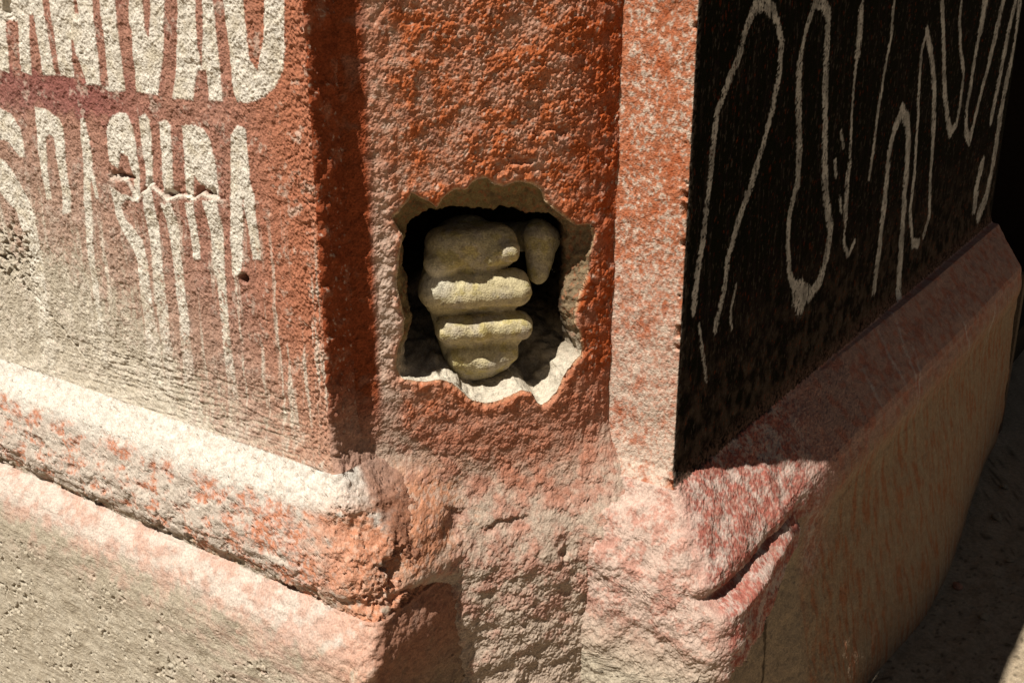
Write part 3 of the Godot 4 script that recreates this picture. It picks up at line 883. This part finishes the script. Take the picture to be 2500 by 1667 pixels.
func build_pillar() -> void:
	const STEP := 0.00125
	var nx := int(0.44 / STEP)
	var rows := PackedFloat32Array()
	var yy := -0.03
	while yy > -1.21:
		rows.append(yy)
		yy -= STEP * 1.08 if yy > -0.96 else 0.006
	var ny := rows.size()
	var base := PackedVector3Array()
	base.resize(nx * ny)
	var keep := PackedByteArray()
	keep.resize(nx * ny)
	var inside := PackedByteArray()
	inside.resize(nx * ny)
	for j in ny:
		for i in nx:
			var u := -0.065 + i * STEP
			var y := rows[j]
			var q := Vector2(u - NICHE_U, y - NICHE_Y)
			var r := q.length()
			if r < 0.19:
				var edge := radius_at(rim_r, q.angle())
				if r < edge:
					inside[j * nx + i] = 1
					if r > edge - 0.006:
						q *= edge / r
						inside[j * nx + i] = 2
			base[j * nx + i] = panel_point(NICHE_U + q.x, NICHE_Y + q.y, 0.0)
	for j in ny - 1:
		for i in nx - 1:
			var k := j * nx + i
			var hidden := inside[k] > 0 and inside[k + 1] > 0 and inside[k + nx] > 0 and inside[k + nx + 1] > 0
			keep[k] = 0 if hidden else 1
	var s := sheet(nx, ny, base, func(_i: int, _j: int, p: Vector3) -> Color: return pillar_look((p - PANEL).dot(PANEL_U), p.y - EYE, p), 1.0)
	print("  pillar grid ", nx, " x ", ny)
	var pillar := group_node("corner_pillar", "orange red recessed corner pillar with a broken niche in it", "pillar", panel_point(PANEL_W * 0.5, -EYE, 0))
	add_part(pillar, "plaster_face", cut(s, 0, ny - 1, keep))
	var l := PANEL - PANEL_U * 0.06
	var r := PANEL + PANEL_U * 0.37
	add_part(pillar, "upper_face", slab([l, r, r - PANEL_N * 0.25, l - PANEL_N * 0.25], EYE - 0.032, 3.4, lin(0.44, 0.12, 0.05)))
	# the niche: chipped edge, then walls, then the back
	const TURN := 520
	const CHIP := 22
	const WALL := 34
	const BACK := 12
	var rows_n := CHIP + WALL + BACK + 1
	base = PackedVector3Array()
	base.resize((TURN + 1) * rows_n)
	for j in rows_n:
		for i in TURN + 1:
			var a := TAU * i / TURN
			var ca := cos(a)
			var sa := sin(a)
			var r1 := radius_at(rim_r, a)
			var r2 := minf(radius_at(hollow_r, a), r1 - 0.002)
			var rim_p := panel_point(NICHE_U + ca * r1, NICHE_Y + sa * r1, 0.0)
			var w0 := pillar_look(NICHE_U + ca * r1, NICHE_Y + sa * r1, rim_p).a if j <= CHIP else 0.0
			var deep := lerpf(0.016, 0.045, smoothstep(-0.3, 0.8, sa))
			var rr: float
			var w: float
			if j <= CHIP:
				var t := float(j) / CHIP
				rr = lerpf(r1, r2, t)
				w = lerpf(w0, -deep, pow(t, 0.8))
			elif j <= CHIP + WALL:
				var t := float(j - CHIP) / WALL
				rr = r2 * lerpf(1.0, 1.04, smoothstep(0.0, 0.3, t)) * lerpf(1.0, 0.92, smoothstep(0.6, 1.0, t))
				rr *= 1.0 - 0.50 * smoothstep(-0.3, -0.8, sa) * t
				w = -deep - 0.17 * t
			else:
				var t := float(j - CHIP - WALL) / BACK
				rr = r2 * 1.04 * 0.92 * (1.0 - t) * (1.0 - 0.50 * smoothstep(-0.3, -0.8, sa))
				w = -deep - 0.17 - 0.012 * t
			base[j * (TURN + 1) + i] = panel_point(NICHE_U + ca * rr, NICHE_Y + sa * rr, w)
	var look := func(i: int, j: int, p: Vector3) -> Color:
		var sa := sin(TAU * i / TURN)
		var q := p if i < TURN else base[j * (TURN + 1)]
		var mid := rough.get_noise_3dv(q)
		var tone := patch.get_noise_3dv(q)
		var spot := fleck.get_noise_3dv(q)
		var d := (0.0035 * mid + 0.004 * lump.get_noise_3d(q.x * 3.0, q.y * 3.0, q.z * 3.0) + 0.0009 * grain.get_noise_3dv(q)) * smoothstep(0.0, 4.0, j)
		var c := lin(0.25, 0.19, 0.095).lerp(lin(0.16, 0.115, 0.065), smoothstep(-0.1, 0.4, tone))  # chipped edge set darker than its plaster, shade included in the tone
		c = c.lerp(lin(0.23, 0.17, 0.11), smoothstep(0.4, 0.9, cos(TAU * i / TURN)) * 0.8)  # right reveal browned, painted shade on the side facing the sun
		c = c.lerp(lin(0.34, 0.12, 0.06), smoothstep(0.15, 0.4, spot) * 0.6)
		c = c.lerp(lin(0.66, 0.60, 0.50), smoothstep(-0.35, -0.75, sa) * 0.85)  # pale plaster lip at the bottom, with its sunlight painted in
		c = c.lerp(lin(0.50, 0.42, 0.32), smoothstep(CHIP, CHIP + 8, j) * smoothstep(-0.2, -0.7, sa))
		c = c.lerp(lin(0.035, 0.026, 0.018), smoothstep(CHIP - 1, CHIP + 4, j) * smoothstep(-0.75, -0.35, sa))  # hollow painted near black as shade
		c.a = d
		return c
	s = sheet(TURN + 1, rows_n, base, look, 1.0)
	s.n = (s.n as PackedVector3Array)
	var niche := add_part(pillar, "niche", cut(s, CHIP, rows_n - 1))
	niche.set_meta("label", "dark hollow of the niche behind the fist")
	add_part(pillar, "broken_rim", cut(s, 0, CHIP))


# ------------------------------------------------------------------ the carved fist

# millimetres: x along the panel from the niche's centre, y up, z out of the panel
func cap(p: Vector3, a: Vector3, b: Vector3, ra: float, rb: float) -> float:
	var q := b - a
	var t := clampf((p - a).dot(q) / q.length_squared(), 0, 1)
	return p.distance_to(a + q * t) - lerpf(ra, rb, t)


func rbox(p: Vector3, at: Vector3, half: Vector3, r: float) -> float:
	var q := (p - at).abs() - half + Vector3.ONE * r
	return q.max(Vector3.ZERO).length() + minf(maxf(q.x, maxf(q.y, q.z)), 0.0) - r


func smin(a: float, b: float, k: float) -> float:
	var h := maxf(k - absf(a - b), 0.0) / k
	return minf(a, b) - h * h * k * 0.25


var nearest := 0


func fist_field(p: Vector3) -> float:
	# palm and wrist, going back into the wall
	var palm := cap(p, Vector3(-4, 28, -90), Vector3(2, -78, -84), 50, 34)
	palm = smin(palm, cap(p, Vector3(-2, 0, -80), Vector3(0, -8, -190), 44, 40), 20)
	palm = smin(palm, cap(p, Vector3(-18, -114, -56), Vector3(12, -110, -54), 16, 17), 20)
	palm = smin(palm, cap(p, Vector3(-46, 10, -60), Vector3(-26, -98, -58), 20, 16), 16)
	var one := rbox(p, Vector3(-5, 47, -54), Vector3(57, 26, 29), 22)
	one = smin(one, cap(p, Vector3(14, 40, -29), Vector3(36, 46, -27), 11, 14), 8)
	one = smin(one, cap(p, Vector3(-54, 34, -33), Vector3(-36, 36, -31), 14, 11), 11)
	# each finger leans out towards its lower lip: upper slope, belly, underside
	var two := cap(p, Vector3(-57, -2, -33), Vector3(-20, -6, -29), 18, 14)
	two = smin(two, cap(p, Vector3(-22, -6, -29), Vector3(48, -9, -30), 14, 16), 12)
	two = smin(two, cap(p, Vector3(-55, 9, -38), Vector3(46, 4, -36), 17, 17), 10)
	two = smin(two, cap(p, Vector3(-48, -18, -48), Vector3(42, -22, -47), 16, 15), 8)
	var three := cap(p, Vector3(-42, -54, -30), Vector3(0, -53, -28), 12, 11)
	three = smin(three, cap(p, Vector3(-2, -53, -28), Vector3(52, -55, -30), 11, 14), 12)
	three = smin(three, cap(p, Vector3(-43, -46, -35), Vector3(51, -48, -36), 13, 14), 9)
	three = smin(three, cap(p, Vector3(-36, -64, -46), Vector3(46, -68, -46), 14, 14), 8)
	var four := cap(p, Vector3(-28, -94, -37), Vector3(14, -97, -35), 10, 10)
	four = smin(four, cap(p, Vector3(8, -96, -36), Vector3(37, -92, -40), 11, 13), 12)
	four = smin(four, cap(p, Vector3(-29, -87, -41), Vector3(37, -85, -44), 12, 13), 9)
	four = smin(four, cap(p, Vector3(-22, -104, -49), Vector3(30, -102, -49), 14, 14), 10)
	nearest = 0
	var best := palm + 3.0
	var k := 0
	var d := palm
	for f in [one, two, three, four]:
		k += 1
		if f < best:
			best = f
			nearest = k
		d = smin(d, f, 4.0 if k > 1 else 14.0)
	return d


func thumb_field(p: Vector3) -> float:
	var d := cap(p, Vector3(86, 50, -64), Vector3(80, 8, -50), 21, 13)
	d = smin(d, cap(p, Vector3(101, 46, -68), Vector3(87, 22, -56), 13, 11), 10)
	return smin(d, cap(p, Vector3(86, 52, -76), Vector3(56, 36, -124), 17, 22), 14)


func stone_noise(p: Vector3) -> float:
	var q := p * 0.001
	return 2.2 * lump.get_noise_3d(q.x * 2.0, q.y * 2.0, q.z * 2.0) + 0.7 * rough.get_noise_3dv(q) + 0.3 * grain.get_noise_3dv(q)


# surface nets: one vertex in each cell that the surface crosses, visiting only blocks near it
func nets(f: Callable, lo: Vector3, hi: Vector3, cell: float, place: Vector3) -> Array:
	const B := 4
	var n := Vector3i(((hi - lo) / (cell * B)).ceil()) * B
	var sx := n.x + 1
	var sxy := sx * (n.y + 1)
	var val := PackedFloat32Array()
	val.resize(sxy * (n.z + 1))
	val.fill(1e3)
	var near := []
	for bz in range(0, n.z, B):
		for by in range(0, n.y, B):
			for bx in range(0, n.x, B):
				var mid := lo + Vector3(bx + B * 0.5, by + B * 0.5, bz + B * 0.5) * cell
				if absf(f.call(mid)) < cell * B * 1.25 + 3.0:
					near.append(Vector3i(bx, by, bz))
	for b in near:
		for z in range(b.z, b.z + B + 1):
			for y in range(b.y, b.y + B + 1):
				for x in range(b.x, b.x + B + 1):
					var at := x + y * sx + z * sxy
					if val[at] > 999.0:
						var p := lo + Vector3(x, y, z) * cell
						val[at] = f.call(p) + stone_noise(p)
	var index := {}
	var verts := PackedVector3Array()
	var owner := PackedInt32Array()
	var off := [0, 1, sx, sx + 1, sxy, sxy + 1, sxy + sx, sxy + sx + 1]
	var quads := []
	for b in near:
		for z in range(b.z, b.z + B):
			for y in range(b.y, b.y + B):
				for x in range(b.x, b.x + B):
					var at: int = x + y * sx + z * sxy
					var mask := 0
					for k in 8:
						if val[at + off[k]] < 0.0:
							mask |= 1 << k
					if mask == 0 or mask == 255:
						continue
					var sum := Vector3.ZERO
					var count := 0
					for e in [[0, 1], [2, 3], [4, 5], [6, 7], [0, 2], [1, 3], [4, 6], [5, 7], [0, 4], [1, 5], [2, 6], [3, 7]]:
						var va: float = val[at + off[e[0]]]
						var vb: float = val[at + off[e[1]]]
						if (va < 0.0) != (vb < 0.0):
							var t := va / (va - vb)
							var ca := Vector3(e[0] & 1, (e[0] >> 1) & 1, e[0] >> 2)
							var cb := Vector3(e[1] & 1, (e[1] >> 1) & 1, e[1] >> 2)
							sum += ca.lerp(cb, t)
							count += 1
					index[at] = verts.size()
					var p := lo + (Vector3(x, y, z) + sum / count) * cell
					verts.append(p)
					f.call(p)
					owner.append(nearest)
	for at in index:
		var v0: float = val[at]
		for axis in 3:
			var du: int = [1, sx, sxy][axis]
			var dv: int = [sx, sxy, 1][axis]
			var dw: int = [sxy, 1, sx][axis]
			var v1: float = val[at + du]
			if (v0 < 0.0) == (v1 < 0.0):
				continue
			if index.has(at - dv) and index.has(at - dw) and index.has(at - dv - dw):
				var q := [index[at], index[at - dv], index[at - dv - dw], index[at - dw]]
				if v0 < 0.0:
					q.reverse()
				quads.append(q)
	var normals := PackedVector3Array()
	normals.resize(verts.size())
	for q in quads:
		var fn := (verts[q[2]] - verts[q[0]]).cross(verts[q[1]] - verts[q[3]])
		for k in 4:
			normals[q[k]] += fn
	return [verts, normals, quads, owner]


func build_fist() -> void:
	var base := panel_point(NICHE_U, NICHE_Y - 0.115, -0.03)
	var fist := group_node("stone_fist", "carved yellowish stone fist with four curled fingers, set in the niche", "sculpture", base)
	var names := ["palm", "index_finger", "middle_finger", "ring_finger", "little_finger", "thumb"]
	for piece in 2:
		nearest = 0
		var r: Array = nets(fist_field, Vector3(-90, -140, -140), Vector3(86, 94, 0), 1.7, base) if piece == 0 else nets(thumb_field, Vector3(22, -10, -140), Vector3(122, 90, -20), 1.7, base)
		var verts: PackedVector3Array = r[0]
		var normals: PackedVector3Array = r[1]
		var owner: PackedInt32Array = r[3]
		var p := PackedVector3Array()
		var nn := PackedVector3Array()
		var c := PackedColorArray()
		for i in verts.size():
			var v := verts[i] * 0.001
			p.append(panel_point(NICHE_U + v.x, NICHE_Y + v.y, v.z) - base)
			var q := normals[i].normalized()
			nn.append((PANEL_U * q.x + Vector3.UP * q.y + PANEL_N * q.z).normalized())
			var tone := patch.get_noise_3dv(v)
			var spot := fleck.get_noise_3dv(v)
			var k := lin(0.62, 0.54, 0.335).lerp(lin(0.54, 0.475, 0.36), smoothstep(-0.05, 0.35, tone))
			k = k.lerp(lin(0.56, 0.465, 0.19), smoothstep(0.1, 0.4, lump.get_noise_3d(v.x * 3.0, v.y * 3.0 + 2.0, v.z * 3.0) + 0.3 * spot) * 0.75)
			k = k.lerp(lin(0.70, 0.655, 0.53), (1.0 - smoothstep(0.012, 0.03, v.distance_to(Vector3(-0.058, 0.016, -0.014)) + 0.01 * tone)) * 0.9)  # painted highlight on the middle knuckle
			k = k.lerp(lin(0.30, 0.25, 0.17), smoothstep(0.25, 0.5, spot + 0.3 * tone) * 0.5)
			c.append(k)
		for part in 6:
			if (piece == 1) != (part == 5):
				continue
			var ix := PackedInt32Array()
			for q in r[2]:
				if piece == 1 or owner[q[0]] == part:
					ix.append_array(PackedInt32Array([q[0], q[1], q[2], q[0], q[2], q[3]]))
			# keep only the vertices of this part
			var remap := {}
			var pp := PackedVector3Array()
			var pn := PackedVector3Array()
			var pc := PackedColorArray()
			var px := PackedInt32Array()
			for i in ix:
				if not remap.has(i):
					remap[i] = pp.size()
					pp.append(p[i])
					pn.append(nn[i])
					pc.append(c[i])
				px.append(remap[i])
			var arrays := []
			arrays.resize(Mesh.ARRAY_MAX)
			arrays[Mesh.ARRAY_VERTEX] = pp
			arrays[Mesh.ARRAY_NORMAL] = pn
			arrays[Mesh.ARRAY_COLOR] = pc
			arrays[Mesh.ARRAY_INDEX] = px
			var m := ArrayMesh.new()
			m.add_surface_from_arrays(Mesh.PRIMITIVE_TRIANGLES, arrays)
			put(names[part], m, fist)


# ------------------------------------------------------------------ the street

func build_ground() -> void:
	var n := 300
	var base := PackedVector3Array()
	base.resize(n * n)
	var xs := PackedFloat32Array()
	for i in n:
		var t := (i / float(n - 1) - 0.5) * 2.0
		xs.append(t * 0.75 + pow(absf(t), 9.0) * signf(t) * 220.0)
	for j in n:
		for i in n:
			base[j * n + i] = Vector3(0.9 + xs[i], 0.0, -1.7 + xs[j])
	var look := func(_i: int, _j: int, p: Vector3) -> Color:
		var near := 1.0 - smoothstep(1.0, 3.0, p.distance_to(Vector3(0.9, 0, -1.7)))
		var tone := patch.get_noise_3dv(p)
		var mid := rough.get_noise_3dv(p)
		var c := lin(0.42, 0.34, 0.245).lerp(lin(0.34, 0.27, 0.19), smoothstep(-0.2, 0.4, tone))
		c = c.lerp(lin(0.10, 0.08, 0.055), smoothstep(0.36, 0.5, mid + 0.3 * tone) * 0.8 * near)
		c.a = near * (0.006 * lump.get_noise_3dv(p) + 0.0012 * mid)
		return c
	var s := sheet(n, n, base, look, 1.0)
	var g := put("ground", cut(s, 0, n - 1))
	tag(g, "dusty grey brown street surface at the foot of the black wall", "ground", "", "structure")


func build_small_things() -> void:
	# doorway past the black wall, coloured near black to stand for its shade
	var far := A_R + DIR_R * 1.72
	var door := group_node("doorway", "unlit doorway beyond the far end of the black wall", "doorway", far)
	add_part(door, "door_leaf", slab([far - OUT_R * 0.32, far + DIR_R * 1.2 - OUT_R * 0.32, far + DIR_R * 1.2 - OUT_R * 0.36, far - OUT_R * 0.36], 0.0, 2.2, lin(0.012, 0.009, 0.007)))
	add_part(door, "jamb", slab([far + DIR_R * 1.2 + OUT_R * 0.02, far + DIR_R * 1.6 + OUT_R * 0.02, far + DIR_R * 1.6 - OUT_R * 0.4, far + DIR_R * 1.2 - OUT_R * 0.4], 0.0, 3.4, lin(0.03, 0.022, 0.018)))
	add_part(door, "lintel", slab([far, far + DIR_R * 1.2, far + DIR_R * 1.2 - OUT_R * 0.4, far - OUT_R * 0.4], 2.2, 3.4, lin(0.03, 0.022, 0.018)))
	add_part(door, "sill", slab([far + OUT_R * 0.02, far + DIR_R * 1.2 + OUT_R * 0.02, far + DIR_R * 1.2 - OUT_R * 0.32, far - OUT_R * 0.32], -0.01, 0.1, lin(0.07, 0.055, 0.04)))
	# bits of broken plaster and stones on the street
	var rng := RandomNumberGenerator.new()
	rng.seed = 5
	var shapes := []
	for k in 3:
		var sphere := SphereMesh.new()
		sphere.radius = 0.5
		sphere.height = 1.0
		sphere.radial_segments = 14
		sphere.rings = 8
		var arrays := sphere.get_mesh_arrays()
		var v: PackedVector3Array = arrays[Mesh.ARRAY_VERTEX]
		var c := PackedColorArray()
		for i in v.size():
			v[i] *= 1.0 + 0.5 * lump.get_noise_3dv(v[i] * 0.09 + Vector3(k, 0, 0))
			c.append(lin(0.36, 0.30, 0.22) if k < 2 else lin(0.42, 0.22, 0.16))
		arrays[Mesh.ARRAY_VERTEX] = v
		arrays[Mesh.ARRAY_COLOR] = c
		var raw := ArrayMesh.new()
		raw.add_surface_from_arrays(Mesh.PRIMITIVE_TRIANGLES, arrays)
		var st := SurfaceTool.new()
		st.create_from(raw, 0)
		st.generate_normals()
		shapes.append(st.commit())
	for k in PEBBLES.size():
		var o := put("pebble", shapes[k % 3])
		o.name = "pebble" if k == 0 else "pebble_%03d" % k
		var big := rng.randf_range(0.009, 0.022)
		o.scale = Vector3(big * rng.randf_range(1.0, 1.5), big * 0.7, big)
		o.rotation.y = rng.randf() * TAU
		o.position = Vector3(PEBBLES[k].x, big * 0.2, PEBBLES[k].y)
		tag(o, PEBBLE_LABELS[k], "stone", "small stones on the street")


const PEBBLES := [Vector2(1.134, -2.312), Vector2(1.059, -2.168), Vector2(0.87, -1.891), Vector2(0.88, -1.788), Vector2(1.012, -1.988)]
const PEBBLE_LABELS := [
	"small stone on the shaded street, farthest from the viewer by the plinth end", "small stone on the shaded street, second farthest along the plinth foot",
	"small stone lying nearest to the plinth foot on the shaded street", "small stone on the street nearest to the sunlit corner", "small stone in the middle of the shaded street strip"]
